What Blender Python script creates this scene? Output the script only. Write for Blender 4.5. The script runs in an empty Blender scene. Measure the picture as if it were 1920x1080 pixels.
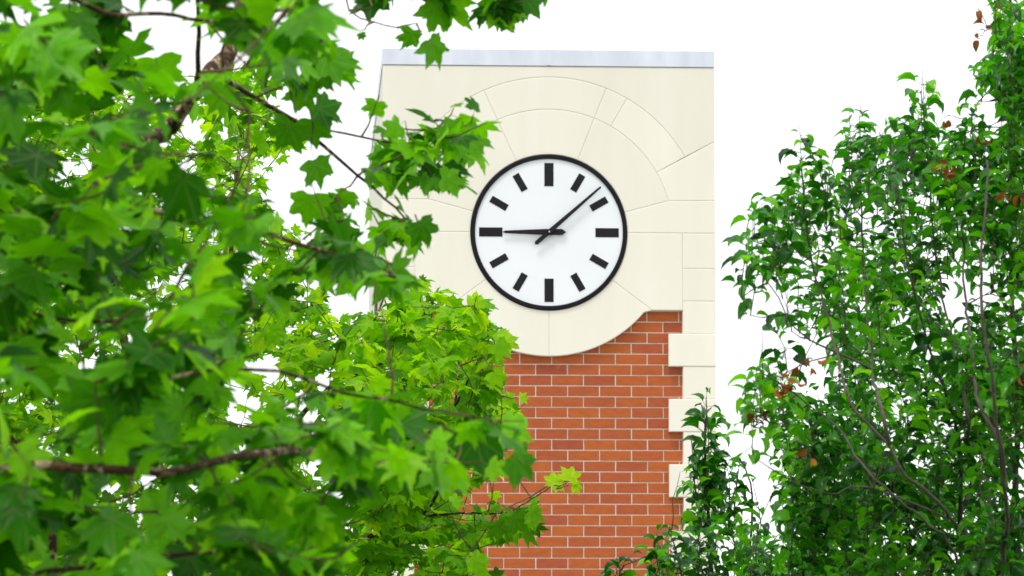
import bpy, bmesh, math, random
import numpy as np
from mathutils import Vector, Matrix

random.seed(7)
rng = np.random.default_rng(7)
sc = bpy.context.scene
col = sc.collection

# ------------------------------------------------------------------ camera
FPX = 7000.0                       # focal length in pixels of a 1920 px wide picture
PITCH, YAW = math.radians(6.0), math.radians(3.14)
CAM = np.array([0.0, 0.0, 1.6])
FW = np.array([math.sin(YAW) * math.cos(PITCH), math.cos(YAW) * math.cos(PITCH), math.sin(PITCH)])
RT = np.array([math.cos(YAW), -math.sin(YAW), 0.0])
UP = np.cross(RT, FW)
cam = bpy.data.cameras.new("camera")
cam.sensor_width = 36.0
cam.lens = 36.0 * FPX / 1920.0
cam.clip_start, cam.clip_end = 0.1, 2000.0
cam.dof.use_dof = True
cam.dof.focus_distance = 24.0
cam.dof.aperture_fstop = 7.5
camo = bpy.data.objects.new("camera", cam)
col.objects.link(camo)
camo.matrix_world = Matrix(((RT[0], UP[0], -FW[0], CAM[0]), (RT[1], UP[1], -FW[1], CAM[1]),
                            (RT[2], UP[2], -FW[2], CAM[2]), (0, 0, 0, 1)))
sc.camera = camo

# ------------------------------------------------------------------ sky, sun, exposure
SUN_EL, SUN_AZ = math.radians(66), math.radians(212)     # azimuth from +Y, clockwise
w = bpy.data.worlds.new("World")
sc.world = w
w.use_nodes = True
nt = w.node_tree
bg = nt.nodes["Background"]
sky = nt.nodes.new("ShaderNodeTexSky")
sky.sky_type = 'NISHITA'
sky.sun_disc = False
sky.sun_elevation = SUN_EL
sky.sun_rotation = SUN_AZ
mx = nt.nodes.new("ShaderNodeMix")
mx.data_type = 'RGBA'
mx.inputs[0].default_value = 0.92                       # closed cloud deck over the clear sky
mx.inputs[7].default_value = (10.0, 10.1, 10.3, 1)
nt.links.new(sky.outputs[0], mx.inputs[6])
nt.links.new(mx.outputs[2], bg.inputs[0])
bg.inputs[1].default_value = 0.105
sun = bpy.data.lights.new("sun", 'SUN')
sun.energy = 1.5
sun.angle = math.radians(14)
sun.color = (1.0, 0.96, 0.90)
suno = bpy.data.objects.new("sun", sun)
col.objects.link(suno)
sd = Vector((math.sin(SUN_AZ) * math.cos(SUN_EL), math.cos(SUN_AZ) * math.cos(SUN_EL), math.sin(SUN_EL)))
suno.rotation_euler = sd.to_track_quat('Z', 'Y').to_euler()
suno.location = (-20, -20, 40)
sc.view_settings.view_transform = 'Standard'
sc.view_settings.look = 'None'
sc.view_settings.gamma = 1.0
sc.view_settings.exposure = 0.45
sc.view_settings.use_curve_mapping = False
sc.cycles.max_bounces = 8
sc.cycles.transmission_bounces = 6

# ------------------------------------------------------------------ helpers
def at(px, py, z):
    """point seen at a pixel of the 1920x1080 photograph, z metres along the view axis"""
    return CAM + z * (FW + (px - 960) / FPX * RT + (540 - py) / FPX * UP)

def proj(p):
    d = np.asarray(p) - CAM
    z = d @ FW
    return np.stack([960 + FPX * (d @ RT) / z, 540 - FPX * (d @ UP) / z, z], -1)

def tag(o, label=None, cat=None, group=None, kind=None):
    for k, v in (("label", label), ("category", cat), ("group", group), ("kind", kind)):
        if v:
            o[k] = v
    return o

def empty(name, loc):
    o = bpy.data.objects.new(name, None)
    o.empty_display_size = 0.2
    o.location = loc
    col.objects.link(o)
    return o

def link(name, me, mat=None, parent=None, matrix=None):
    """parent's own transform is always a plain translation"""
    o = bpy.data.objects.new(name, me)
    if mat is not None and not me.materials:
        me.materials.append(mat)
    col.objects.link(o)
    if matrix is not None:
        o.matrix_basis = matrix
    if parent is not None:
        o.parent = parent
        off = Vector((0, 0, 0))
        q = parent
        while q is not None:
            off += q.location if q.type == 'EMPTY' else Vector((0, 0, 0))
            q = q.parent
        o.matrix_parent_inverse = Matrix.Translation(-off)
    return o

class MB:
    def __init__(s):
        s.v, s.f = [], []
    def box(s, x0, x1, y0, y1, z0, z1):
        n = len(s.v)
        s.v += [(x0, y0, z0), (x1, y0, z0), (x1, y1, z0), (x0, y1, z0), (x0, y0, z1), (x1, y0, z1), (x1, y1, z1), (x0, y1, z1)]
        s.f += [tuple(n + i for i in q) for q in ((0, 3, 2, 1), (4, 5, 6, 7), (0, 1, 5, 4), (1, 2, 6, 5), (2, 3, 7, 6), (3, 0, 4, 7))]
        return s
    def tube(s, pts, rad, sides=6, cap=True):
        pts = np.asarray(pts, float)
        n0 = len(s.v)
        t = np.gradient(pts, axis=0)
        t /= np.linalg.norm(t, axis=1)[:, None] + 1e-9
        ref = np.array([0.31, 0.85, 0.42])
        for i in range(len(pts)):
            a = np.cross(t[i], ref); a /= np.linalg.norm(a) + 1e-9
            b = np.cross(t[i], a)
            for k in range(sides):
                u = 2 * math.pi * k / sides
                s.v.append(tuple(pts[i] + rad[i] * (math.cos(u) * a + math.sin(u) * b)))
        for i in range(len(pts) - 1):
            for k in range(sides):
                k2 = (k + 1) % sides
                s.f.append((n0 + i * sides + k, n0 + i * sides + k2, n0 + (i + 1) * sides + k2, n0 + (i + 1) * sides + k))
        if cap:
            s.f.append(tuple(n0 + k for k in range(sides))[::-1])
            s.f.append(tuple(n0 + (len(pts) - 1) * sides + k for k in range(sides)))
        return s
    def mesh(s, name, smooth=False):
        me = bpy.data.meshes.new(name)
        me.from_pydata(s.v, [], s.f)
        if smooth:
            me.polygons.foreach_set("use_smooth", [True] * len(me.polygons))
        me.update()
        return me
    def build(s, name, mat, parent=None, smooth=False):
        return link(name, s.mesh(name, smooth), mat, parent)

# ------------------------------------------------------------------ materials
def nodes(name):
    m = bpy.data.materials.new(name)
    m.use_nodes = True
    n = m.node_tree
    return m, n, n.nodes["Principled BSDF"]

def ramp(n, stops, interp='LINEAR'):
    r = n.nodes.new("ShaderNodeValToRGB")
    r.color_ramp.interpolation = interp
    e = r.color_ramp.elements
    while len(e) < len(stops):
        e.new(0.5)
    for i, (p, c) in enumerate(stops):
        e[i].position = p
        e[i].color = (*c, 1)
    return r

def noise(n, scale, detail=4, vec=None, dist=0.0):
    t = n.nodes.new("ShaderNodeTexNoise")
    t.inputs["Scale"].default_value = scale
    t.inputs["Detail"].default_value = detail
    t.inputs["Distortion"].default_value = dist
    if vec is not None:
        n.links.new(vec, t.inputs["Vector"])
    return t

def geo_vec(n, scale=(1, 1, 1)):
    g = n.nodes.new("ShaderNodeNewGeometry")
    mp = n.nodes.new("ShaderNodeMapping")
    mp.inputs["Scale"].default_value = scale
    n.links.new(g.outputs["Position"], mp.inputs["Vector"])
    return mp.outputs[0]

def bump(n, bs, h, strength, dist=0.005):
    b = n.nodes.new("ShaderNodeBump")
    b.inputs["Strength"].default_value = strength
    b.inputs["Distance"].default_value = dist
    n.links.new(h, b.inputs["Height"])
    n.links.new(b.outputs[0], bs.inputs["Normal"])

def mathn(n, op, a, b=None, c=None):
    m = n.nodes.new("ShaderNodeMath")
    m.operation = op
    for i, v in enumerate((a, b, c)):
        if v is None:
            continue
        if isinstance(v, (int, float)):
            m.inputs[i].default_value = v
        else:
            n.links.new(v, m.inputs[i])
    return m.outputs[0]

def mat_stucco():
    m, n, b = nodes("cream_stucco")
    big = noise(n, 1.0, 5, geo_vec(n, (2.0, 2.0, 0.6)))
    r = ramp(n, [(0.3, (0.81, 0.772, 0.665)), (0.7, (0.85, 0.818, 0.715))])
    n.links.new(big.outputs[0], r.inputs[0])
    streak = noise(n, 1.0, 6, geo_vec(n, (9.0, 9.0, 0.35)))
    r2 = ramp(n, [(0.30, (0.988, 0.985, 0.98)), (0.6, (1, 1, 1))])
    n.links.new(streak.outputs[0], r2.inputs[0])
    mixc = n.nodes.new("ShaderNodeMix"); mixc.data_type = 'RGBA'; mixc.blend_type = 'MULTIPLY'
    mixc.inputs[0].default_value = 1.0
    n.links.new(r.outputs[0], mixc.inputs[6]); n.links.new(r2.outputs[0], mixc.inputs[7])
    oi = n.nodes.new("ShaderNodeObjectInfo")
    hsv = n.nodes.new("ShaderNodeHueSaturation")
    n.links.new(mathn(n, 'MULTIPLY_ADD', oi.outputs["Random"], 0.04, 0.96), hsv.inputs["Value"])
    n.links.new(mixc.outputs[2], hsv.inputs["Color"])
    n.links.new(hsv.outputs[0], b.inputs["Base Color"])
    b.inputs["Roughness"].default_value = 0.85
    b.inputs["Specular IOR Level"].default_value = 0.25
    bump(n, b, noise(n, 120, 5, geo_vec(n)).outputs[0], 0.35, 0.004)
    return m

def mat_brick():
    m, n, b = nodes("red_brick")
    oi = n.nodes.new("ShaderNodeObjectInfo")
    a = n.nodes.new("ShaderNodeAttribute"); a.attribute_name = "rnd"
    rr = mathn(n, 'FRACT', mathn(n, 'ADD', oi.outputs["Random"], a.outputs["Fac"]))
    r = ramp(n, [(0.0, (0.345, 0.074, 0.031)), (0.15, (0.395, 0.090, 0.027)), (0.55, (0.425, 0.101, 0.024)),
                 (0.85, (0.45, 0.112, 0.022)), (1.0, (0.37, 0.082, 0.032))])
    n.links.new(rr, r.inputs[0])
    nz = noise(n, 22, 6, geo_vec(n, (0.6, 1, 1.6)))
    r2 = ramp(n, [(0.25, (0.84, 0.84, 0.86)), (0.62, (1.05, 1.04, 1.0))])
    n.links.new(nz.outputs[0], r2.inputs[0])
    mixc = n.nodes.new("ShaderNodeMix"); mixc.data_type = 'RGBA'; mixc.blend_type = 'MULTIPLY'
    mixc.inputs[0].default_value = 1.0
    n.links.new(r.outputs[0], mixc.inputs[6]); n.links.new(r2.outputs[0], mixc.inputs[7])
    # pale efflorescence in a few places
    nz2 = noise(n, 3.1, 5, geo_vec(n))
    r3 = ramp(n, [(0.70, (0, 0, 0)), (0.80, (0.35, 0.35, 0.35))])
    n.links.new(nz2.outputs[0], r3.inputs[0])
    mix2 = n.nodes.new("ShaderNodeMix"); mix2.data_type = 'RGBA'
    n.links.new(r3.outputs[0], mix2.inputs[0])
    n.links.new(mixc.outputs[2], mix2.inputs[6]); mix2.inputs[7].default_value = (0.6, 0.45, 0.4, 1)
    n.links.new(mix2.outputs[2], b.inputs["Base Color"])
    b.inputs["Roughness"].default_value = 0.72
    b.inputs["Specular IOR Level"].default_value = 0.3
    bump(n, b, noise(n, 130, 4, geo_vec(n)).outputs[0], 0.3, 0.003)
    return m

def mat_simple(name, c0, c1, scale=4.0, rough=0.8, metal=0.0, spec=0.4, stretch=(1, 1, 1), bumps=0.0, bscale=60):
    m, n, b = nodes(name)
    nz = noise(n, scale, 6, geo_vec(n, stretch))
    r = ramp(n, [(0.3, c0), (0.7, c1)])
    n.links.new(nz.outputs[0], r.inputs[0])
    n.links.new(r.outputs[0], b.inputs["Base Color"])
    b.inputs["Roughness"].default_value = rough
    b.inputs["Metallic"].default_value = metal
    b.inputs["Specular IOR Level"].default_value = spec
    if bumps:
        bump(n, b, noise(n, bscale, 5, geo_vec(n)).outputs[0], bumps, 0.01)
    return m

def mat_leaf(name, stops, trans_gain, trans_fac=0.42, rough=0.42, spec=0.5, veins=False, shift=0.0):
    m, n, b = nodes(name)
    out = n.nodes["Material Output"]
    oi = n.nodes.new("ShaderNodeObjectInfo")
    a = n.nodes.new("ShaderNodeAttribute"); a.attribute_name = "rnd"
    oc = n.nodes.new("ShaderNodeSeparateColor")
    n.links.new(oi.outputs["Color"], oc.inputs[0])
    rr = mathn(n, 'ADD', mathn(n, 'ADD', oc.outputs[0], a.outputs["Fac"]), shift)      # each leaf's own tone
    r = ramp(n, stops)
    n.links.new(rr, r.inputs[0])
    lc = n.nodes.new("ShaderNodeAttribute"); lc.attribute_name = "leaf_co"
    blot = noise(n, 3.5, 4, lc.outputs["Vector"])
    rb = ramp(n, [(0.3, (0.82, 0.85, 0.8)), (0.7, (1.1, 1.1, 1.1))])
    n.links.new(blot.outputs[0], rb.inputs[0])
    mc = n.nodes.new("ShaderNodeMix"); mc.data_type = 'RGBA'; mc.blend_type = 'MULTIPLY'; mc.inputs[0].default_value = 1
    n.links.new(r.outputs[0], mc.inputs[6]); n.links.new(rb.outputs[0], mc.inputs[7])
    colr = mc.outputs[2]
    sep = n.nodes.new("ShaderNodeSeparateXYZ")
    n.links.new(lc.outputs["Vector"], sep.inputs[0])
    if veins:
        step = math.radians(48)
        ang = mathn(n, 'ARCTAN2', sep.outputs[0], sep.outputs[1])
        d = mathn(n, 'SUBTRACT', mathn(n, 'MODULO', mathn(n, 'ADD', ang, step / 2 + step * 4), step), step / 2)
        rad = mathn(n, 'SQRT', mathn(n, 'ADD', mathn(n, 'MULTIPLY', sep.outputs[0], sep.outputs[0]), mathn(n, 'MULTIPLY', sep.outputs[1], sep.outputs[1])))
        dist = mathn(n, 'MULTIPLY', mathn(n, 'ABSOLUTE', mathn(n, 'SINE', d)), rad)
    else:
        dist = mathn(n, 'ABSOLUTE', sep.outputs[0])
    vr = ramp(n, [(0.0, (0.32, 0.32, 0.32)), (0.014, (0.25, 0.25, 0.25)), (0.03, (0, 0, 0))])
    n.links.new(dist, vr.inputs[0])
    mv = n.nodes.new("ShaderNodeMix"); mv.data_type = 'RGBA'
    n.links.new(vr.outputs[0], mv.inputs[0]); n.links.new(colr, mv.inputs[6]); mv.inputs[7].default_value = (0.30, 0.42, 0.12, 1)
    n.links.new(mv.outputs[2], b.inputs["Base Color"])
    b.inputs["Roughness"].default_value = rough
    b.inputs["Specular IOR Level"].default_value = spec
    tr = n.nodes.new("ShaderNodeBsdfTranslucent")
    tg = n.nodes.new("ShaderNodeMix"); tg.data_type = 'RGBA'; tg.blend_type = 'MULTIPLY'; tg.inputs[0].default_value = 1
    n.links.new(colr, tg.inputs[6]); tg.inputs[7].default_value = (*trans_gain, 1)
    n.links.new(tg.outputs[2], tr.inputs["Color"])
    ms = n.nodes.new("ShaderNodeMixShader"); ms.inputs[0].default_value = trans_fac
    n.links.new(b.outputs[0], ms.inputs[1]); n.links.new(tr.outputs[0], ms.inputs[2])
    n.links.new(ms.outputs[0], out.inputs["Surface"])
    return m

M_STUCCO = mat_stucco()
M_BRICK = mat_brick()
M_MORTAR = mat_simple("pale_mortar", (0.56, 0.50, 0.43), (0.70, 0.63, 0.55), 14, 0.9, bumps=0.3)
M_CAP = mat_simple("galvanised_coping", (0.62, 0.65, 0.75), (0.74, 0.77, 0.86), 1.0, 0.45, 0.15, 0.5, (6, 6, 1.5))
M_BLACK = mat_simple("black_enamel", (0.007, 0.006, 0.009), (0.014, 0.012, 0.016), 8, 0.65, 0, 0.15)
M_MARK = mat_simple("black_marker", (0.010, 0.010, 0.014), (0.016, 0.016, 0.020), 8, 0.65, 0, 0.18)
M_DIAL = mat_simple("white_dial", (0.80, 0.82, 0.86), (0.83, 0.85, 0.89), 2, 0.5, 0, 0.4)
M_PIPE = mat_simple("dark_pipe", (0.03, 0.028, 0.027), (0.05, 0.045, 0.045), 8, 0.5)
M_GRASS = mat_simple("lawn_grass", (0.045, 0.085, 0.022), (0.09, 0.13, 0.04), 3, 0.95, bumps=0.6, bscale=30)
M_PAVE = mat_simple("concrete_paving", (0.30, 0.29, 0.27), (0.40, 0.385, 0.36), 2.5, 0.9, bumps=0.2)
M_BARK_S = mat_simple("plane_bark", (0.060, 0.036, 0.022), (0.19, 0.135, 0.085), 13, 0.9, bumps=0.8, bscale=40, stretch=(1, 1, 0.6))
def mat_plane_bark():
    m, n, b = nodes("plane_bark")
    v = n.nodes.new("ShaderNodeTexVoronoi"); v.inputs["Scale"].default_value = 16
    wv = noise(n, 9, 4, geo_vec(n), 0.6)
    n.links.new(wv.outputs["Color"], v.inputs["Vector"])
    v.inputs["Scale"].default_value = 9
    r = ramp(n, [(0.0, (0.060, 0.032, 0.017)), (0.45, (0.115, 0.062, 0.032)), (0.68, (0.19, 0.115, 0.065)), (0.80, (0.38, 0.29, 0.18))], 'CONSTANT')
    sp = n.nodes.new("ShaderNodeSeparateColor"); n.links.new(v.outputs["Color"], sp.inputs[0])
    n.links.new(sp.outputs[0], r.inputs[0])
    nz = noise(n, 45, 6, geo_vec(n))
    r2 = ramp(n, [(0.3, (0.55, 0.55, 0.55)), (0.7, (1.2, 1.2, 1.2))]); n.links.new(nz.outputs[0], r2.inputs[0])
    mc = n.nodes.new("ShaderNodeMix"); mc.data_type = 'RGBA'; mc.blend_type = 'MULTIPLY'; mc.inputs[0].default_value = 1
    n.links.new(r.outputs[0], mc.inputs[6]); n.links.new(r2.outputs[0], mc.inputs[7])
    n.links.new(mc.outputs[2], b.inputs["Base Color"])
    b.inputs["Roughness"].default_value = 0.9
    b.inputs["Specular IOR Level"].default_value = 0.2
    bump(n, b, nz.outputs[0], 0.9, 0.012)
    return m
M_BARK_S = mat_plane_bark()
M_TWIG_S = mat_simple("plane_twig", (0.085, 0.046, 0.022), (0.15, 0.085, 0.042), 15, 0.85)
M_BARK_P = mat_simple("pear_bark", (0.045, 0.036, 0.030), (0.13, 0.105, 0.088), 16, 0.9, bumps=0.6, bscale=60)
M_TWIG_P = mat_simple("pear_twig", (0.045, 0.032, 0.024), (0.09, 0.065, 0.05), 15, 0.85)
M_LEAF_A = mat_leaf("plane_leaf", [(0.0, (0.008, 0.070, 0.001)), (0.25, (0.030, 0.17, 0.002)), (0.55, (0.105, 0.38, 0.002)), (0.85, (0.18, 0.52, 0.003)), (1.0, (0.29, 0.62, 0.008))],
                    (1.8, 1.6, 1.0), 0.52, 0.40, 0.22, True)
M_LEAF_B = mat_leaf("young_plane_leaf", [(0.0, (0.030, 0.14, 0.001)), (0.25, (0.10, 0.34, 0.002)), (0.65, (0.22, 0.55, 0.003)), (1.0, (0.46, 0.72, 0.006))],
                    (1.5, 1.35, 1.0), 0.58, 0.45, 0.15, True)
M_LEAF_P = mat_leaf("pear_leaf", [(0.0, (0.006, 0.060, 0.005)), (0.35, (0.022, 0.160, 0.004)), (0.75, (0.075, 0.34, 0.004)), (1.0, (0.16, 0.46, 0.006))],
                    (2.0, 2.0, 1.0), 0.44, 0.30, 0.5)
M_LEAF_DEAD = mat_leaf("dead_leaf", [(0.0, (0.16, 0.040, 0.010)), (0.6, (0.33, 0.10, 0.018)), (1.0, (0.42, 0.16, 0.03))], (1.3, 1.2, 1.0), 0.3, 0.7, 0.2)

# ------------------------------------------------------------------ ground
g = MB(); g.v += [(-700, -300, 0), (700, -300, 0), (700, 1100, 0), (-700, 1100, 0)]; g.f.append((0, 1, 2, 3))
tag(g.build("ground", M_GRASS), kind="structure")
g = MB(); g.v += [(-12, 24, 0.004), (40, 24, 0.004), (40, 34.5, 0.004), (-12, 34.5, 0.004)]; g.f.append((0, 1, 2, 3))
tag(g.build("pavement", M_PAVE), kind="structure")

# ------------------------------------------------------------------ clock tower
CX, D, CZ = 2.304, 35.578, 5.878          # clock centre; D is the brick face
W = 1.602
DEPTH = 8.0
R_HOLE, R1, R2 = 0.755, 1.193, 1.508
X_NARROW, X_WIDE = 1.287, 1.150
Z_SHOULDER = -0.746
FRONT = D - 0.06
tower = empty("clock_tower", (CX, D, 0))
tag(tower, "cream stucco and red brick clock tower with pale metal coping", "tower")

core = MB().box(CX - W + 0.004, CX + W - 0.004, D + 0.03, D + DEPTH, 0, CZ + 1.61)
core.build("core_wall", M_STUCCO, tower)
MB().box(CX - X_NARROW - 0.1, CX + X_NARROW + 0.1, D + 0.0045, D + 0.028, 0.0, CZ - 0.6).build("mortar_bed", M_MORTAR, tower)

def panel(name, pts, parent, mat=M_STUCCO, y0=FRONT, y1=D + 0.029, bev=0.008, gap=0.002):
    """upright slab: outline in metres from the clock centre (x right, z up), bevelled front edge"""
    bm = bmesh.new()
    vs = [bm.verts.new((CX + x, y1, CZ + z)) for x, z in pts]
    f = bm.faces.new(vs)
    f.normal_update()
    if f.normal.y > 0:
        f.normal_flip()
    bmesh.ops.inset_region(bm, faces=[f], thickness=gap, use_even_offset=True)
    junk = [q for q in bm.faces if q is not f]
    bmesh.ops.delete(bm, geom=junk, context='FACES')
    r = bmesh.ops.extrude_face_region(bm, geom=[f])
    nf = [q for q in r["geom"] if isinstance(q, bmesh.types.BMFace)][0]
    bmesh.ops.translate(bm, verts=list(nf.verts), vec=(0, y0 - y1, 0))
    bmesh.ops.bevel(bm, geom=list(nf.edges), offset=bev, segments=2, profile=0.5, affect='EDGES')
    bmesh.ops.recalc_face_normals(bm, faces=bm.faces)
    me = bpy.data.meshes.new(name)
    bm.to_mesh(me); bm.free()
    return link(name, me, mat, parent)

def arc(r, a0, a1, n=None):
    """clockwise angles in degrees from straight up"""
    n = n or max(2, int(abs(a1 - a0) / 3) + 1)
    return [(r * math.sin(math.radians(a0 + (a1 - a0) * i / n)), r * math.cos(math.radians(a0 + (a1 - a0) * i / n))) for i in range(n + 1)]

def sector(r0, r1, a0, a1):
    return arc(r0, a0, a1) + arc(r1, a1, a0)

TOPZ = 1.612
AR, AL, ALOW = 21.6, -24.6, 127.0
for a0, a1 in ((AL, AR), (AR, 74.8), (-74.8, AL)):
    panel("arch_panel", sector(R_HOLE, R1, a0, a1), tower)
for a0, a1 in ((AL, AR), (AR, 30.1), (30.1, 60.6), (-60.6, AL)):
    panel("arch_panel", sector(R1, R2, a0, a1), tower)
e60 = (W, W / math.tan(math.radians(60.9)))
panel("spandrel_panel", arc(R2, -60.6, 60.6) + [e60, (W, TOPZ), (-W, TOPZ), (-e60[0], e60[1])], tower)
p75 = (R1 * math.sin(math.radians(74.8)), R1 * math.cos(math.radians(74.8)))
for s in (1, -1):
    mir = lambda q: [(s * x, z) for x, z in q]
    p60 = (R1 * math.sin(math.radians(60.6)), R1 * math.cos(math.radians(60.6)))
    panel("wall_panel", mir(arc(R1, 60.6, 74.8) + [(W, p75[1] + 0.004), e60]), tower)
    panel("wall_panel", mir(arc(R_HOLE, 74.8, 90.0) + [(W, 0.0), (W, p75[1] + 0.004), p75]), tower)
    panel("wall_panel", mir(arc(R_HOLE, 90.0, ALOW) + [(-Z_SHOULDER * math.tan(math.radians(180 - ALOW)), Z_SHOULDER), (X_NARROW, Z_SHOULDER), (X_NARROW, 0.0)]), tower)
    zs_r = -R1 * math.cos(math.radians(ALOW))
    panel("arch_panel", mir(arc(R_HOLE, ALOW, 180) + arc(R1, 180, ALOW)[:-1] + [(-Z_SHOULDER * math.tan(math.radians(180 - ALOW)), Z_SHOULDER)]), tower)
    # quoins down the corner
    z = 0.0
    edges = [0.0, -0.342, -0.657, -0.972]
    k = 3
    while CZ + edges[-1] > 0.35:
        edges.append(edges[-1] - 0.3133)
    edges.append(-CZ + 0.001)
    for i in range(len(edges) - 1):
        wide = i >= 3 and (i - 3) % 2 == 0
        x0 = X_WIDE if wide else X_NARROW
        pr = 0.006 if wide else 0.0
        panel("quoin", mir([(x0, edges[i]), (W, edges[i]), (W, edges[i + 1]), (x0, edges[i + 1])]), tower, y0=FRONT - pr)

# coping: two metal lengths with a joint over the clock, each with a drip edge
for a, b in ((-W - 0.006, -0.002), (0.002, W + 0.004)):
    c = MB().box(CX + a, CX + b, FRONT - 0.008, D + DEPTH + 0.02, CZ + 1.616, CZ + 1.775)
    cp = c.build("coping", M_CAP, tower)
    bv = cp.modifiers.new("bevel", 'BEVEL'); bv.width = 0.004; bv.segments = 2
    MB().box(CX + a + 0.001, CX + b - 0.001, FRONT - 0.0115, FRONT - 0.0085, CZ + 1.614, CZ + 1.622).build("drip_edge", M_CAP, cp)
for x in (-0.69, 0.585, -1.555, 1.50):
    MB().box(CX + x - 0.003, CX + x + 0.003, FRONT - 0.0105, FRONT - 0.007, CZ + 1.63, CZ + 1.772).build("coping_seam", M_CAP, tower)
MB().box(CX - 0.03, CX + 0.03, FRONT - 0.012, FRONT - 0.006, CZ + 1.624, CZ + 1.7765).build("joint_cover", M_CAP, tower)
MB().tube([(CX - W - 0.02, D + 1.9, 0.0), (CX - W - 0.02, D + 1.9, 3.0), (CX - W - 0.02, D + 1.9, CZ + 0.25)], [0.018] * 3, 10).build("downpipe", M_PIPE, tower, True)

# bricks, each laid singly where the photograph shows them
BP, CP, J = 0.3064, 0.1029, 0.0098
bm = bmesh.new()
bmesh.ops.create_cube(bm, size=1.0)
bmesh.ops.scale(bm, verts=bm.verts, vec=(BP - J, 0.03, CP - J))
bmesh.ops.bevel(bm, geom=list(bm.edges), offset=0.0025, segments=1, affect='EDGES')
brick_me = bpy.data.meshes.new("brick"); bm.to_mesh(brick_me); bm.free()
brick_me.materials.append(M_BRICK)
far = MB()
far_rnd = []
row = 0
zt = -0.751
while CZ + zt > 0.02:
    zb = max(zt - CP, -CZ + 0.002)
    zc = (zt + zb) / 2
    off = -0.279 + (BP / 2 if row % 2 else 0.0)
    i0 = math.floor((-X_NARROW - off) / BP) - 1
    for i in range(i0, i0 + 13):
        a, b = off + i * BP + J / 2, off + (i + 1) * BP - J / 2
        a2, b2 = max(a, -X_NARROW + 0.006), min(b, X_NARROW - 0.006)
        if b2 - a2 < 0.02:
            continue
        if max(math.hypot(a2, zb), math.hypot(b2, zb)) < R1 - 0.03:
            continue                                       # wholly behind the round stucco panel
        if zt - CP > -3.45 and zb > -3.47:
            whole = b2 - a2 > BP - J - 0.001
            jy = random.uniform(-0.0012, 0.0012)
            if whole:
                link("brick", brick_me, None, tower, Matrix.Translation((CX + (a + b) / 2 + random.uniform(-.0012, .0012), D + 0.015 + jy, CZ + zc)))
            else:
                o = link("brick", MB().box(CX + a2, CX + b2, D + jy, D + 0.03, CZ + zb + J / 2, CZ + zt - J / 2).mesh("brick"), M_BRICK, tower)
        else:
            far.box(CX + a2, CX + b2, D, D + 0.03, CZ + zb + J / 2, CZ + zt - J / 2)
            far_rnd += [random.random()] * 8
    zt -= CP
    row += 1
fo = far.build("brickwork", M_BRICK, tower)
at_ = fo.data.attributes.new("rnd", 'FLOAT', 'POINT'); at_.data.foreach_set("value", far_rnd)
tag(fo, kind="stuff")

# ------------------------------------------------------------------ clock
clock = empty("wall_clock", (CX, D, CZ))
tag(clock, "round white clock with black rim, bar markers and two black hands on the tower", "clock")

def lathe(name, prof, mat, seg=128):
    """profile of (radius, y offset from FRONT, negative is towards the street)"""
    mb = MB()
    for r, y in prof:
        for k in range(seg):
            u = 2 * math.pi * k / seg
            mb.v.append((CX + r * math.sin(u), FRONT + y, CZ + r * math.cos(u)))
    for i in range(len(prof) - 1):
        for k in range(seg):
            k2 = (k + 1) % seg
            mb.f.append((i * seg + k, i * seg + k2, (i + 1) * seg + k2, (i + 1) * seg + k))
    return mb.build(name, mat, clock, False)

lathe("rim", [(0.749, 0.07), (0.749, -0.012), (0.745, -0.017), (0.715, -0.017), (0.711, -0.013), (0.710, 0.02)], M_BLACK)
mb = MB()
for y in (0.0, 0.03):
    for k in range(96):
        u = 2 * math.pi * k / 96
        mb.v.append((CX + 0.712 * math.sin(u), FRONT + y, CZ + 0.712 * math.cos(u)))
mb.f.append(tuple(range(96))); mb.f.append(tuple(range(96, 192))[::-1])
mb.build("dial", M_DIAL, clock)

def flat_bar(name, pts, y0, y1, ang, mat=M_MARK, bev=0.0015):
    """outline in the clock's own (x right, z up) turned clockwise by ang"""
    c, s = math.cos(ang), math.sin(ang)
    return panel(name, [(x * c + z * s, -x * s + z * c) for x, z in pts], clock, mat, FRONT + y0, FRONT + y1, bev, 0.0005)

for h in range(12):
    if h % 3 == 0:
        r0, r1, hw = 0.447, 0.672, 0.044
    else:
        r0, r1, hw = 0.466, 0.644, 0.034
    flat_bar("hour_marker", [(-hw, r0), (hw, r0), (hw, r1), (-hw, r1)], -0.004, 0.002, math.radians(30 * h))
flat_bar("hour_hand", [(-0.029, -0.125), (0.0, -0.165), (0.029, -0.125), (0.030, 0.02), (0.013, 0.42), (0.0, 0.452), (-0.013, 0.42), (-0.030, 0.02)],
         -0.034, -0.026, math.radians(-90.2))
flat_bar("minute_hand", [(-0.020, -0.165), (0.0, -0.185), (0.020, -0.165), (0.022, 0.03), (0.010, 0.655), (0.0, 0.67), (-0.010, 0.655), (-0.022, 0.03)],
         -0.048, -0.040, math.radians(48.6))
flat_bar("hand_hub", [(0.026 * math.sin(k * math.pi / 8), 0.026 * math.cos(k * math.pi / 8)) for k in range(16)], -0.056, -0.002, 0, M_BLACK)
flat_bar("hub_screw", [(0.007 * math.sin(k * math.pi / 5), 0.007 * math.cos(k * math.pi / 5)) for k in range(10)], -0.059, -0.0555, 0, M_CAP, 0.001)

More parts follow.
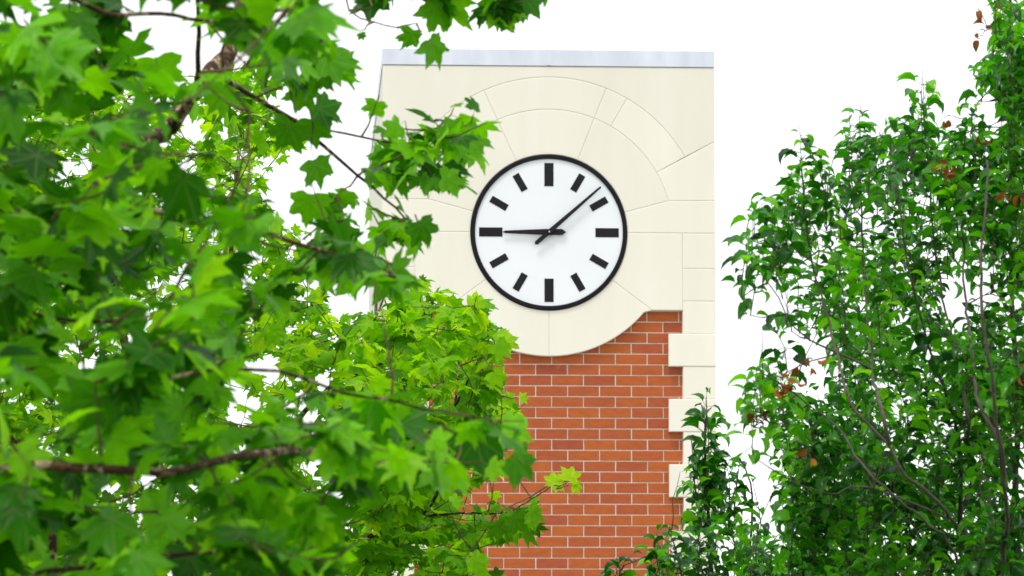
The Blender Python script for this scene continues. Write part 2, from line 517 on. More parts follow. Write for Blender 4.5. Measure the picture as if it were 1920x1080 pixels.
# ------------------------------------------------------------------ leaves
def plane_leaf(seed):
    """five pointed lobes with teeth; petiole from the origin, blade base at y = 0.45; returns verts, faces, leaf_co"""
    r = random.Random(seed)
    half = [(0, .88), (6, .70), (11, .69), (16, .60), (23, .53), (31, .59), (37, .71), (41, .69), (48, .84), (55, .68), (61, .66), (66, .54), (73, .46),
            (83, .55), (90, .57), (98, .68), (106, .50), (120, .43), (138, .30), (165, .16)]
    pts = []
    skew = r.uniform(-0.10, 0.10)
    jit = lambda: r.uniform(0.91, 1.09)
    for a, q in half:
        pts.append((a, q * jit()))
    for a, q in half[:0:-1]:
        pts.append((-a, q * jit()))
    bend = r.uniform(0.0, 0.60)
    fold = r.uniform(0.02, 0.36)
    tw = r.uniform(-0.3, 0.3)
    lob = {k: r.uniform(-0.22, 0.22) for k in (-2, -1, 0, 1, 2)}
    def shape(x, y):
        rr = math.hypot(x, y)
        a = math.degrees(math.atan2(x, y))
        k = max(-2, min(2, round(a / 48.0)))
        da = abs(a - 48 * k)
        dist = rr * math.sin(math.radians(min(90, da)))
        return fold * dist - bend * rr * rr * 0.75 + tw * x * y + lob[k] * rr * rr
    V, CO, F = [], [], []
    B = 0.45
    V.append((0, B + 0.02, 0.0)); CO.append((0, 0.02, 0))
    n = len(pts)
    for a, q in pts:
        x, y = q * math.sin(math.radians(a)) * (1 + (skew if a > 0 else -skew)), q * math.cos(math.radians(a))
        V.append((x, y + B, shape(x, y))); CO.append((x, y, 0))
    for i in range(n):
        F.append((0, 1 + (i + 1) % n, 1 + i))
    m = len(V)
    for yy, zz in ((0.0, 0.05), (B + 0.02, -0.004)):
        for u in range(3):
            V.append((0.013 * math.cos(u * 2.094), yy, zz + 0.013 * math.sin(u * 2.094))); CO.append((0, 0.3, 0))
    for u in range(3):
        F.append((m + u, m + (u + 1) % 3, m + 3 + (u + 1) % 3)); F.append((m + u, m + 3 + (u + 1) % 3, m + 3 + u))
    return np.array(V), F, np.array(CO)

def pear_leaf(seed):
    """oval leaf with a drawn-out tip, folded on its midrib and curving back; unit length blade"""
    r = random.Random(seed)
    prof = [(0.0, 0.03), (0.14, 0.24), (0.34, 0.335), (0.56, 0.28), (0.78, 0.13), (1.0, 0.0)]
    fold = math.radians(r.uniform(16, 50))
    curl = math.radians(r.uniform(35, 120))
    side = r.uniform(-0.15, 0.15)
    V, CO, F = [], [], []
    P = 0.40
    y, z, th, last = P, 0.0, math.radians(r.uniform(0, 15)), 0.0
    idx = []
    for t, wd in prof:
        ds = t - last; last = t
        th2 = math.radians(8) - curl * t
        y += ds * math.cos(th2); z += ds * math.sin(th2)
        n0 = len(V)
        nx, nz = math.cos(fold), math.sin(fold)
        V.append((side * t * t, y, z)); CO.append((0, t, 0))
        if wd > 0:
            up = (-math.sin(th2), math.cos(th2))
            for s in (-1, 1):
                wv = wd * r.uniform(0.93, 1.07)
                V.append((side * t * t + s * wv * nx, y + up[0] * wv * nz, z + up[1] * wv * nz)); CO.append((s * wd, t, 0))
            idx.append((n0, n0 + 1, n0 + 2))
        else:
            idx.append((n0, n0, n0))
    for a, b in zip(idx[:-1], idx[1:]):
        if b[0] == b[1]:
            F += [(a[0], b[0], a[1]), (a[0], a[2], b[0])]
        else:
            F += [(a[0], b[0], b[1], a[1]), (a[0], a[2], b[2], b[0])]
    m = len(V)
    for yy, zz in ((0.0, -0.02), (P, 0.0)):
        for u in range(3):
            V.append((0.016 * math.cos(u * 2.094), yy, zz + 0.016 * math.sin(u * 2.094))); CO.append((0, 0.3, 0))
    for u in range(3):
        F.append((m + u, m + (u + 1) % 3, m + 3 + (u + 1) % 3, m + 3 + u))
    return np.array(V), F, np.array(CO)

PLANE = [plane_leaf(i) for i in range(16)]
PEAR = [pear_leaf(20 + i) for i in range(16)]

def leaf_mesh(tpl, name, mat):
    V, F, CO = tpl
    me = bpy.data.meshes.new(name)
    me.from_pydata(V.tolist(), [], F)
    a = me.attributes.new("leaf_co", 'FLOAT_VECTOR', 'POINT'); a.data.foreach_set("vector", CO.astype(np.float32).ravel())
    me.polygons.foreach_set("use_smooth", [True] * len(me.polygons))
    me.materials.append(mat)
    me.update()
    return me

def foliage_mesh(tpls, leaves, name, mat):
    """leaves: (template, 3x3, origin, rnd) joined into one mesh"""
    vs, co, rn, fc = [], [], [], []
    base = 0
    for k, m3, p, rd in leaves:
        V, F, CO = tpls[k]
        vs.append(V @ m3.T + p); co.append(CO); rn.append(np.full(len(V), rd))
        fc += [tuple(i + base for i in f) for f in F]
        base += len(V)
    me = bpy.data.meshes.new(name)
    me.from_pydata(np.concatenate(vs).tolist(), [], fc)
    a = me.attributes.new("leaf_co", 'FLOAT_VECTOR', 'POINT'); a.data.foreach_set("vector", np.concatenate(co).astype(np.float32).ravel())
    a = me.attributes.new("rnd", 'FLOAT', 'POINT'); a.data.foreach_set("value", np.concatenate(rn).astype(np.float32))
    me.polygons.foreach_set("use_smooth", [True] * len(me.polygons))
    me.materials.append(mat)
    me.update()
    return me

def inside(poly, x, y):
    c = False
    j = len(poly) - 1
    for i in range(len(poly)):
        xi, yi = poly[i]; xj, yj = poly[j]
        if (yi > y) != (yj > y) and x < (xj - xi) * (y - yi) / (yj - yi) + xi:
            c = not c
        j = i
    return c

def unit(v):
    return v / (np.linalg.norm(v) + 1e-9)

def frame(d, n):
    """columns x, y, z with y along the leaf, z its upper side"""
    y = unit(d)
    z = unit(n - y * (n @ y))
    x = np.cross(y, z)
    return np.stack([x, y, z], 1)

def spline(pts, step=0.06):
    P = np.array(pts, float)
    P = np.vstack([2 * P[0] - P[1], P, 2 * P[-1] - P[-2]])
    out = []
    for i in range(1, len(P) - 2):
        n = max(2, int(np.linalg.norm(P[i + 1] - P[i]) / step))
        for k in range(n):
            t = k / n
            out.append(0.5 * (2 * P[i] + (P[i + 1] - P[i - 1]) * t + (2 * P[i - 1] - 5 * P[i] + 4 * P[i + 1] - P[i + 2]) * t * t
                              + (3 * P[i] - P[i - 1] - 3 * P[i + 1] + P[i + 2]) * t ** 3))
    out.append(P[-2])
    return np.array(out)

class Tree:
    def __init__(s, name, base, label, cat, group, bark, twig, leafmat, tpls):
        s.root = empty(name, tuple(base))
        tag(s.root, label, cat, group)
        s.bark, s.twigmat, s.leafmat, s.tpls = bark, twig, leafmat, tpls
        s.nodes = np.zeros((0, 3)); s.twigs = MB(); s.leaves = []; s.dead = []; s.near = False; s.avoid = False
    def limb(s, name, pix, r0, r1, wob=0.010, ground=False, nodes=True, attach=True):
        pts = [at(*q) for q in pix]
        if ground:
            pts[0] = np.array([pts[0][0], pts[0][1], -0.02])
        if attach and len(s.nodes):
            j = np.argmin(np.linalg.norm(s.nodes - pts[0], axis=1))
            pts[0] = s.nodes[j]
        P = spline(pts)
        n = len(P)
        jit = np.cumsum(rng.normal(0, wob, (n, 3)), 0)
        jit -= np.linspace(0, 1, n)[:, None] * jit[-1]
        P = P + jit * 0.6
        t = np.linspace(0, 1, n)
        rad = r0 + (r1 - r0) * t ** 0.8
        rad = rad * (1 + 0.10 * np.interp(np.arange(n), np.arange(0, n + 8, 7), rng.normal(0, 1, len(np.arange(0, n + 8, 7)))))
        if ground:
            rad = rad * (1 + 0.5 * np.exp(-t * 14))
        MB().tube(P, rad, 10 if r0 > 0.02 else 7).build(name, s.bark, s.root, True)
        if nodes:
            k0 = 0 if not ground else n // 3
            s.nodes = np.vstack([s.nodes, P[k0:]])
        return P
    def twig(s, tip, r=0.004, updir=0.25, lead=None):
        """a shoot from the nearest wood to tip; returns its points"""
        d = np.linalg.norm(s.nodes - tip, axis=1) + 0.35 * np.maximum(0, s.nodes[:, 2] - tip[2])
        a = s.nodes[np.argmin(d)]
        if s.avoid:
            for u in (0.35, 0.55, 0.75):
                x, y, z = proj(a + (tip - a) * u)
                if in_gap(x, y, 2) and np.linalg.norm(tip - a) > 0.15:
                    return None
        L = np.linalg.norm(tip - a)
        mid = (a + tip) / 2 + rng.normal(0, 0.06 * L, 3) + np.array([0, 0, (-0.12 + updir) * -0.4 * L])
        n = max(4, int(L / 0.07))
        t = np.linspace(0, 1, n)[:, None]
        P = (1 - t) ** 2 * a + 2 * t * (1 - t) * mid + t * t * tip
        P[1:-1] += rng.normal(0, 0.004, (n - 2, 3))
        rr = min(0.009, r + 0.0022 * L)
        s.twigs.tube(P, np.linspace(rr, 0.0016, n), 4, False)
        s.nodes = np.vstack([s.nodes, P[2:]])
        return P
    def finish(s, leafname="leaf", most=300, deadmat=None):
        if s.twigs.v:
            tag(s.twigs.build("twigs", s.twigmat, s.root, True), kind="stuff")
        L = s.leaves
        c = np.array([p + m3 @ np.array([0, 0.9, 0]) for k, m3, p, rd in L])
        q = proj(c)
        size = np.array([np.linalg.norm(m3[:, 1]) for k, m3, p, rd in L]) / q[:, 2]
        face = np.array([abs(unit(m3[:, 2]) @ unit(pp - CAM)) for (k, m3, p, rd), pp in zip(L, c)])
        vis = (q[:, 0] > 8) & (q[:, 0] < 1912) & (q[:, 1] > 8) & (q[:, 1] < 1072)
        score = np.where(vis, size * (0.35 + face) * (q[:, 2].min() / q[:, 2]), 0)
        order = np.argsort(-score)
        pick = [i for i in order[:most] if score[i] > 0]
        ps = set(int(i) for i in pick)
        meshes = {}
        for i in pick:
            k, m3, p, rd = L[i]
            if k not in meshes:
                meshes[k] = leaf_mesh(s.tpls[k], leafname, s.leafmat)
            M = Matrix(((*m3[0], p[0]), (*m3[1], p[1]), (*m3[2], p[2]), (0, 0, 0, 1)))
            link(leafname, meshes[k], None, s.root, M).color = (rd, 0, 0, 1)
        rest = [l for i, l in enumerate(L) if i not in ps]
        if rest:
            fo = tag(link("foliage", foliage_mesh(s.tpls, rest, "foliage", s.leafmat), None, s.root), kind="stuff")
            fo.color = (0, 0, 0, 1)
        for k, m3, p, rd in s.dead:
            if ('d', k) not in meshes:
                meshes[('d', k)] = leaf_mesh(s.tpls[k], "dead_leaf", deadmat)
            M = Matrix(((*m3[0], p[0]), (*m3[1], p[1]), (*m3[2], p[2]), (0, 0, 0, 1)))
            o = link("dead_leaf", meshes[('d', k)], None, s.root, M)
            o.color = (random.random(), 0, 0, 1)
            o["label"] = "withered orange brown leaf"

# gaps where the sky shows through the plane trees (pixel centre and radius)
GAPS = [(326, 22, 36), (318, 55, 26), (260, 48, 16), (345, 80, 24), (392, 96, 16), (333, 111, 18), (648, 60, 30), (611, 165, 30), (667, 225, 34),
        (533, 193, 20), (655, 290, 30), (533, 345, 36), (355, 237, 12), (540, 402, 20), (678, 432, 20), (248, 435, 9), (474, 486, 8), (645, 562, 22),
        (689, 556, 14), (543, 617, 9), (507, 685, 20), (609, 716, 12), (445, 745, 10), (580, 777, 13), (463, 780, 10), (598, 871, 16), (627, 919, 10),
        (620, 250, 30), (700, 120, 40), (600, 420, 10), (130, 305, 7), (160, 318, 6), (165, 690, 6), (240, 640, 9), (345, 240, 14), (340, 320, 8), (280, 900, 7)]

NEAR_GAPS = [(470, 205, 62), (420, 215, 40), (440, 330, 30), (565, 640, 55), (640, 640, 60), (500, 620, 30), (345, 290, 22), (720, 960, 40), (700, 1040, 50), (560, 890, 22), (250, 960, 25), (180, 660, 16)]

def in_gap(x, y, rpx):
    return any((x - a) ** 2 + (y - b) ** 2 < (r * 0.85 + rpx) ** 2 for a, b, r in GAPS)

def plane_leaves(T, P, nl, size, polys, rmode, gaprel=0.3, droop=0.55, span=0.45):
    """leaves set alternately along the outer part of the shoot P"""
    if P is None:
        return
    L = np.linalg.norm(np.diff(P, axis=0), axis=1).sum()
    n = len(P)
    start = max(0.0, 1 - span / max(L, 0.05))
    for k in range(nl):
        u = start + (1 - start) * (k + 1) / nl
        j = min(n - 1, int(u * (n - 1)))
        p = P[j]
        tdir = unit(P[j] - P[max(0, j - 2)] + 1e-6)
        az = k * math.pi + rng.uniform(0, 2 * math.pi) * 0.9
        hz = np.array([math.cos(az), math.sin(az), 0])
        d = unit(hz + 0.6 * tdir + np.array([0, 0, rng.normal(-droop, 0.45)]))
        nn = unit(np.array([0, 0, 0.75]) + rng.normal(0, 0.42, 3) + 0.35 * hz)
        sc_ = size * rng.uniform(0.5, 1.2) * (0.72 if k == nl - 1 else 1.0)
        m3 = frame(d, nn) * sc_
        c = p + m3 @ np.array([0, 0.85, 0])
        x, y, z = proj(c)
        rp = sc_ * 0.85 * FPX / z
        if polys is not None and not any(inside(q, x, y) for q in polys):
            continue
        if in_gap(x, y, rp * gaprel) or (T.near and any((x - a) ** 2 + (y - b) ** 2 < (r + rp * 0.4) ** 2 for a, b, r in NEAR_GAPS)):
            continue
        T.leaves.append((int(rng.integers(len(PLANE))), m3, p, float(rmode())))

def sample(poly, zr, n):
    xs = [q[0] for q in poly]; ys = [q[1] for q in poly]
    out = []
    while len(out) < n:
        x, y = rng.uniform(min(xs), max(xs)), rng.uniform(min(ys), max(ys))
        if inside(poly, x, y) and not in_gap(x, y, 12):
            out.append(at(x, y, rng.uniform(*zr)))
    return out

# ------------------------------------------------------------------ near plane tree (left foreground)
A = Tree("plane_tree", (at(-620, 2294, 11)[0], at(-620, 2294, 11)[1], 0),
         "big lobed-leaf plane tree reaching in from the left, nearest the viewer", "tree", "plane trees", M_BARK_S, M_TWIG_S, M_LEAF_A, PLANE)
A.limb("trunk", [(-620, 2294, 11), (-600, 1700, 11), (-560, 1100, 11), (-490, 650, 11), (-430, 200, 11), (-360, -260, 11.2)], 0.17, 0.07, ground=True)
A.limb("branch", [(-520, 800, 11), (-150, 500, 11.2), (60, 400, 11.6), (150, 392, 12), (205, 345, 12.2), (250, 275, 12.3), (325, 232, 12.6), (365, 185, 12.8), (405, 128, 13), (440, 78, 13.2), (480, -80, 13.5)], 0.044, 0.024, 0.012)
A.limb("branch", [(408, 150, 13), (480, 185, 13.1), (560, 232, 13.2), (620, 285, 13.3), (700, 352, 13.4), (760, 410, 13.5)], 0.011, 0.004, 0.004)
A.limb("branch", [(555, 228, 13.2), (650, 250, 13.3), (735, 268, 13.4), (800, 300, 13.5), (880, 262, 13.6)], 0.006, 0.003, 0.004)
A.limb("branch", [(-540, 1000, 11), (-250, 890, 9.6), (0, 866, 8.9), (110, 858, 8.8), (330, 864, 8.9), (520, 838, 9.4), (640, 846, 10.0), (740, 848, 10.8), (830, 800, 11)], 0.019, 0.006, 0.005)
A.limb("branch", [(-510, 750, 11), (-220, 590, 10.0), (0, 584, 9.6), (160, 602, 9.6), (290, 590, 9.7), (350, 500, 9.8)], 0.013, 0.005, 0.005)
A.limb("branch", [(-480, 1350, 11), (-150, 1380, 11), (60, 1260, 11.2), (96, 1090, 11.3), (98, 980, 11.4)], 0.022, 0.012, 0.005)
A.limb("branch", [(-400, 60, 11), (-150, -10, 10.6), (60, -10, 10.5), (130, 0, 10.5), (200, 30, 10.6), (300, 34, 10.8), (420, 42, 11), (560, 8, 11.4)], 0.012, 0.005, 0.004)
A.limb("branch", [(330, 225, 12.6), (362, 170, 12.4), (370, 100, 12.3), (370, 20, 12.2), (360, -90, 12)], 0.012, 0.008, 0.004)
A.limb("branch", [(470, -60, 13.5), (640, -50, 13.4), (800, -30, 13.4), (940, -30, 13.5), (1040, -40, 13.6)], 0.012, 0.004, 0.004)
A.limb("branch", [(640, -50, 13.4), (655, 20, 13.4), (700, 42, 13.35), (745, 52, 13.3)], 0.004, 0.0025, 0.002)
A.limb("branch", [(-520, 900, 11), (-200, 720, 10), (60, 700, 9.6), (260, 720, 9.4), (480, 700, 9.6), (640, 740, 9.8), (830, 770, 10)], 0.014, 0.004, 0.006)
A.limb("branch", [(60, 400, 11.6), (200, 378, 11.2), (330, 400, 11), (470, 420, 10.9), (600, 470, 11), (740, 520, 11.3)], 0.012, 0.005, 0.006)
A.limb("branch", [(-480, 1200, 11), (-200, 1120, 10), (150, 1060, 9.4), (400, 1030, 9.5), (600, 1060, 9.8)], 0.014, 0.005, 0.006)

A.near = A.avoid = True
polyA1 = [(-420, -300), (610, -300), (600, 30), (650, 110), (600, 165), (500, 165), (440, 260), (480, 360), (600, 410), (690, 470), (770, 500), (765, 560),
          (640, 590), (560, 560), (490, 630), (560, 680), (700, 705), (800, 730), (880, 755), (990, 790), (960, 880), (860, 920), (760, 890), (660, 930),
          (690, 1000), (620, 1080), (640, 1300), (-420, 1300)]
flat = lambda: rng.uniform(0, 1)
for tip in sorted(sample(polyA1, (8.6, 12.2), 530), key=lambda q: np.linalg.norm(A.nodes - q, axis=1).min()):
    P = A.twig(tip)
    plane_leaves(A, P, int(rng.integers(4, 7)), 0.126, [polyA1], lambda: rng.beta(1.25, 1.35))
polyA2 = [(690, 250), (700, 215), (745, 215), (790, 270), (800, 205), (850, 195), (880, 170), (935, 250), (890, 330), (870, 370), (800, 470), (700, 470), (640, 500),
          (545, 420), (585, 330), (660, 340), (700, 330)]
for tip in sorted(sample(polyA2, (13.15, 13.9), 34), key=lambda q: np.linalg.norm(A.nodes - q, axis=1).min()):
    P = A.twig(tip)
    plane_leaves(A, P, 4, 0.105, [polyA2], lambda: rng.beta(2, 2), 0.2, span=0.3)
polyA6 = [(555, 400), (600, 370), (690, 380), (700, 470), (770, 500), (760, 560), (640, 540), (560, 500)]
for tip in sample(polyA6, (11.4, 13.4), 22):
    plane_leaves(A, A.twig(tip), 4, 0.12, [polyA6], lambda: rng.beta(1.6, 1.8), 0.2, span=0.3)
polyA4 = [(615, -120), (1060, -120), (1035, 8), (980, 40), (940, 50), (870, 25), (835, 55), (800, 15), (735, 5), (700, 25), (640, 15)]
for tip in sample(polyA4, (13.1, 13.9), 34):
    P = A.twig(tip)
    plane_leaves(A, P, 4, 0.12, [polyA4], lambda: rng.beta(2, 2), 0.0, span=0.3)
polyA5 = [(480, 60), (590, 20), (640, 60), (680, 135), (650, 160), (560, 160), (470, 170)]
for tip in sample(polyA5, (12.0, 13.6), 12):
    plane_leaves(A, A.twig(tip), 4, 0.125, [polyA5], lambda: rng.beta(2, 2), 0.1, span=0.3)

A.avoid = False

def single(T, px, py, z, size, down, roll, rd, k=0):
    """one leaf with its blade centre at the given place, facing the street; down = direction of the tip in the picture plane, degrees from straight down"""
    a = math.radians(down)
    d = unit(math.sin(a) * RT - math.cos(a) * np.array([0, 0, 1.0]) + 0.25 * FW)
    nn = unit(-FW + 0.5 * np.array([0, 0, 1]) + math.sin(math.radians(roll)) * RT)
    m3 = frame(d, nn) * size
    c = at(px, py, z)
    p = c - m3 @ np.array([0, 0.85, 0])
    T.twig(p)
    T.leaves.append((k % len(T.tpls), m3, p, rd))

for a in ((765, 78, 13.2, 0.085, -25, 60, .35, 1), (822, 100, 13.2, 0.11, 35, 45, .45, 2), (700, 210, 13.3, 0.075, -20, 30, .5, 3), (730, 245, 13.3, 0.08, -60, 10, .6, 4),
          (890, 190, 13.5, 0.06, 175, 75, .3, 5), (905, 262, 13.5, 0.115, 70, 10, .65, 6), (845, 232, 13.5, 0.10, -150, 20, .6, 7), (855, 340, 13.3, 0.10, 80, 10, .75, 8),
          (622, 215, 13.0, 0.12, 60, 20, .25, 9), (590, 255, 13.0, 0.11, 10, -20, .3, 10), (560, 190, 12.9, 0.10, -20, 10, .4, 11), (600, 330, 13.0, 0.11, 20, 20, .35, 12), (575, 400, 12.6, 0.12, -10, 0, .5, 13),
          (530, 260, 12.8, 0.12, -30, 15, .3, 14), (520, 130, 12.7, 0.13, 30, 0, .5, 15), (400, 190, 12.4, .12, -40, 10, .5, 2), (300, 150, 11.8, .13, 10, 0, .6, 4),
          (640, 120, 12.6, 0.13, 70, 15, .45, 0), (610, 150, 12.7, 0.12, 40, -20, .3, 3), (740, 540, 12.2, 0.13, 25, 10, .4, 2), (800, 440, 13.2, 0.10, 30, 0, .3, 5),
          (680, 70, 13.3, 0.03, 20, 0, .3, 6), (935, 30, 13.4, 0.12, 10, 20, .5, 1), (830, 35, 13.4, 0.13, 30, 5, .5, 4), (1000, 15, 13.4, 0.12, 40, 10, .3, 7),
          (980, 812, 11.2, 0.11, 75, 0, .85, 3), (900, 860, 10.8, 0.15, 10, 20, .15, 0), (985, 880, 12.4, 0.12, 45, 0, .3, 6)):
    single(A, *a)
A.finish()

# ------------------------------------------------------------------ plane tree behind it
B = Tree("plane_tree", (at(380, 1809, 21)[0], at(380, 1809, 21)[1], 0),
         "bright yellow-green plane tree in front of the tower's brick, behind the nearer branches", "tree", "plane trees", M_BARK_S, M_TWIG_S, M_LEAF_B, PLANE)
B.limb("trunk", [(380, 1809, 21), (372, 1500, 21), (366, 1250, 21), (350, 1061, 21), (385, 1015, 21)], 0.14, 0.07, ground=True)
for pix, r0, r1 in (
        ([(366, 1100, 21), (440, 950, 20.6), (520, 830, 20.2), (620, 720, 20), (700, 690, 19.8), (765, 640, 19.8)], .035, .006),
        ([(620, 720, 20), (690, 620, 20.2), (720, 560, 20.3), (750, 510, 20.4)], .010, .004),
        ([(380, 1150, 21), (560, 1080, 20.4), (700, 1010, 20), (790, 975, 19.6), (830, 900, 19.4), (850, 790, 19.3), (858, 650, 19.4), (850, 580, 19.5)], .026, .006),
        ([(790, 975, 19.6), (860, 962, 19.2), (960, 958, 18.8), (1010, 940, 18.6)], .008, .004),
        ([(960, 958, 18.8), (1000, 935, 18.4), (1040, 912, 18), (1068, 900, 17.9)], .004, .002),
        ([(830, 760, 19.3), (880, 700, 19.1), (915, 640, 19), (905, 600, 19)], .007, .003),
        ([(370, 1080, 21), (400, 850, 21.5), (430, 560, 21.8), (450, 300, 22), (455, 180, 22)], .035, .008),
        ([(360, 1050, 21), (280, 800, 21.5), (200, 480, 22), (170, 200, 22.4), (160, 60, 22.5)], .035, .010),
        ([(370, 1120, 21), (200, 950, 20.5), (0, 800, 20), (-150, 700, 20)], .03, .010),
        ([(370, 1250, 21), (560, 1190, 20.4), (760, 1140, 20), (900, 1090, 19.6)], .025, .006)):
    B.limb("branch", pix, r0, r1, 0.006)
B.avoid = True
polyB = [(-250, 60), (120, 60), (340, 130), (470, 110), (560, 180), (575, 260), (560, 330), (590, 430), (600, 540), (690, 560), (740, 555), (775, 510), (830, 520), (860, 560), (905, 548),
         (925, 600), (965, 625), (950, 680), (955, 760), (1000, 740), (990, 770), (950, 830), (940, 900), (880, 900), (850, 960), (930, 930), (1040, 945), (1030, 985), (985, 1010), (890, 1030),
         (940, 1075), (960, 1300), (-250, 1300)]
tips = sample(polyB, (18.6, 25.0), 2000)
for tip in sorted(tips, key=lambda q: np.linalg.norm(B.nodes - q, axis=1).min()):
    P = B.twig(tip, 0.003)
    plane_leaves(B, P, int(rng.integers(4, 8)), 0.100, [polyB], lambda: rng.beta(1.4, 1.9), 0.3, 0.4, 0.4)
polyB2 = [(470, 560), (600, 560), (690, 560), (740, 555), (775, 510), (830, 520), (860, 560), (905, 548), (925, 600), (965, 625), (950, 680), (955, 760), (900, 800), (700, 780), (500, 700)]
for tip in sample(polyB2, (18.4, 20.5), 110):
    plane_leaves(B, B.twig(tip, 0.003), 5, 0.105, [polyB2], lambda: rng.beta(3, 1.4), 0.5, 0.4, 0.35)
polyB3 = [(560, 780), (800, 760), (960, 720), (940, 880), (850, 930), (840, 985), (930, 1000), (890, 1030), (945, 1080), (930, 1140), (560, 1140)]
for tip in sample(polyB3, (18.3, 20.5), 150):
    plane_leaves(B, B.twig(tip, 0.003), 5, 0.105, [polyB3], lambda: rng.beta(1.6, 2.0), 0.5, 0.45, 0.35)
B.avoid = False
for a in ((1038, 893, 17.8, 0.075, -170, 0, .97, 1), (1072, 885, 17.8, 0.085, 160, 10, .99, 4), (1050, 905, 17.9, 0.07, 100, 0, .96, 6), (1085, 912, 17.8, 0.06, 80, 20, .98, 2),
          (960, 635, 18.6, 0.10, 120, 10, .85, 3), (900, 570, 18.8, 0.095, 110, 30, .8, 5), (935, 715, 18.4, 0.10, 30, 0, .7, 7), (945, 660, 18.5, 0.11, 40, 20, .6, 0), (790, 530, 19, .08, 180, 20, .8, 2),
          (935, 1000, 17.8, 0.11, 10, 20, .1, 1), (975, 985, 17.8, 0.11, 35, 0, .12, 4), (1010, 968, 17.8, 0.10, 60, 10, .4, 6), (905, 1060, 17.9, 0.11, 60, 10, .6, 3),
          (860, 935, 18.2, 0.07, 120, 0, .6, 5), (960, 750, 18.2, .07, 70, 0, .7, 1), (985, 745, 18.2, .05, 90, 0, .9, 2)):
    single(B, *a)
B.finish()

# ------------------------------------------------------------------ pear trees (right)
def pear_shoot(T, tip, length, lean, spacing, size, polys, dead=0.0):
    """upright leafy shoot ending at tip; leaves in a spiral, arching out and hanging"""
    base = tip - unit(np.array([lean[0], lean[1], 1.0])) * length
    if polys is not None:
        for _ in range(6):
            x, y, z = proj(base)
            if any(inside(q, x, y) and inside(q, x, y + 12) for q in polys):
                break
            length *= 0.7
            base = tip - unit(np.array([lean[0], lean[1], 1.0])) * length
    P1 = T.twig(base, 0.004)
    n = max(5, int(length / 0.05))
    t = np.linspace(0, 1, n)[:, None]
    P = base + (tip - base) * t + np.array([lean[0], lean[1], 0]) * (-0.30 * length * np.sin(t * math.pi))
    P[1:] += rng.normal(0, 0.003, (n - 1, 3))
    T.twigs.tube(P, np.linspace(0.0031, 0.0012, n), 4, False)
    T.nodes = np.vstack([T.nodes, P[1:]])
    tone = rng.uniform(0.0, 0.85)
    k, s, az = 0, 0.0, rng.uniform(0, 6.28)
    L = length
    while s < L:
        u = s / L
        p = P[min(n - 1, int(round(u * (n - 1))))]
        az += 2.399 + rng.normal(0, 0.25)
        hz = np.array([math.cos(az), math.sin(az), 0.0])
        rise = rng.normal(0.20 + 0.5 * u ** 3, 0.40)
        d = unit(hz + np.array([0, 0, rise]))
        nn = unit(np.array([0, 0, 1.0]) - 0.4 * rise * hz + rng.normal(0, 0.38, 3))
        sc_ = size * rng.uniform(0.55, 1.2) * (0.6 if u > 0.93 else 1.0)
        m3 = frame(d, nn) * sc_
        x, y, z = proj(p + m3 @ np.array([0, 0.8, -0.15]))
        if polys is None or any(inside(q, x, y) for q in polys):
            T.leaves.append((int(rng.integers(len(PEAR))), m3, p, float(min(1, max(0, tone + rng.normal(0, 0.18))))))
        s += spacing * rng.uniform(0.6, 1.4)

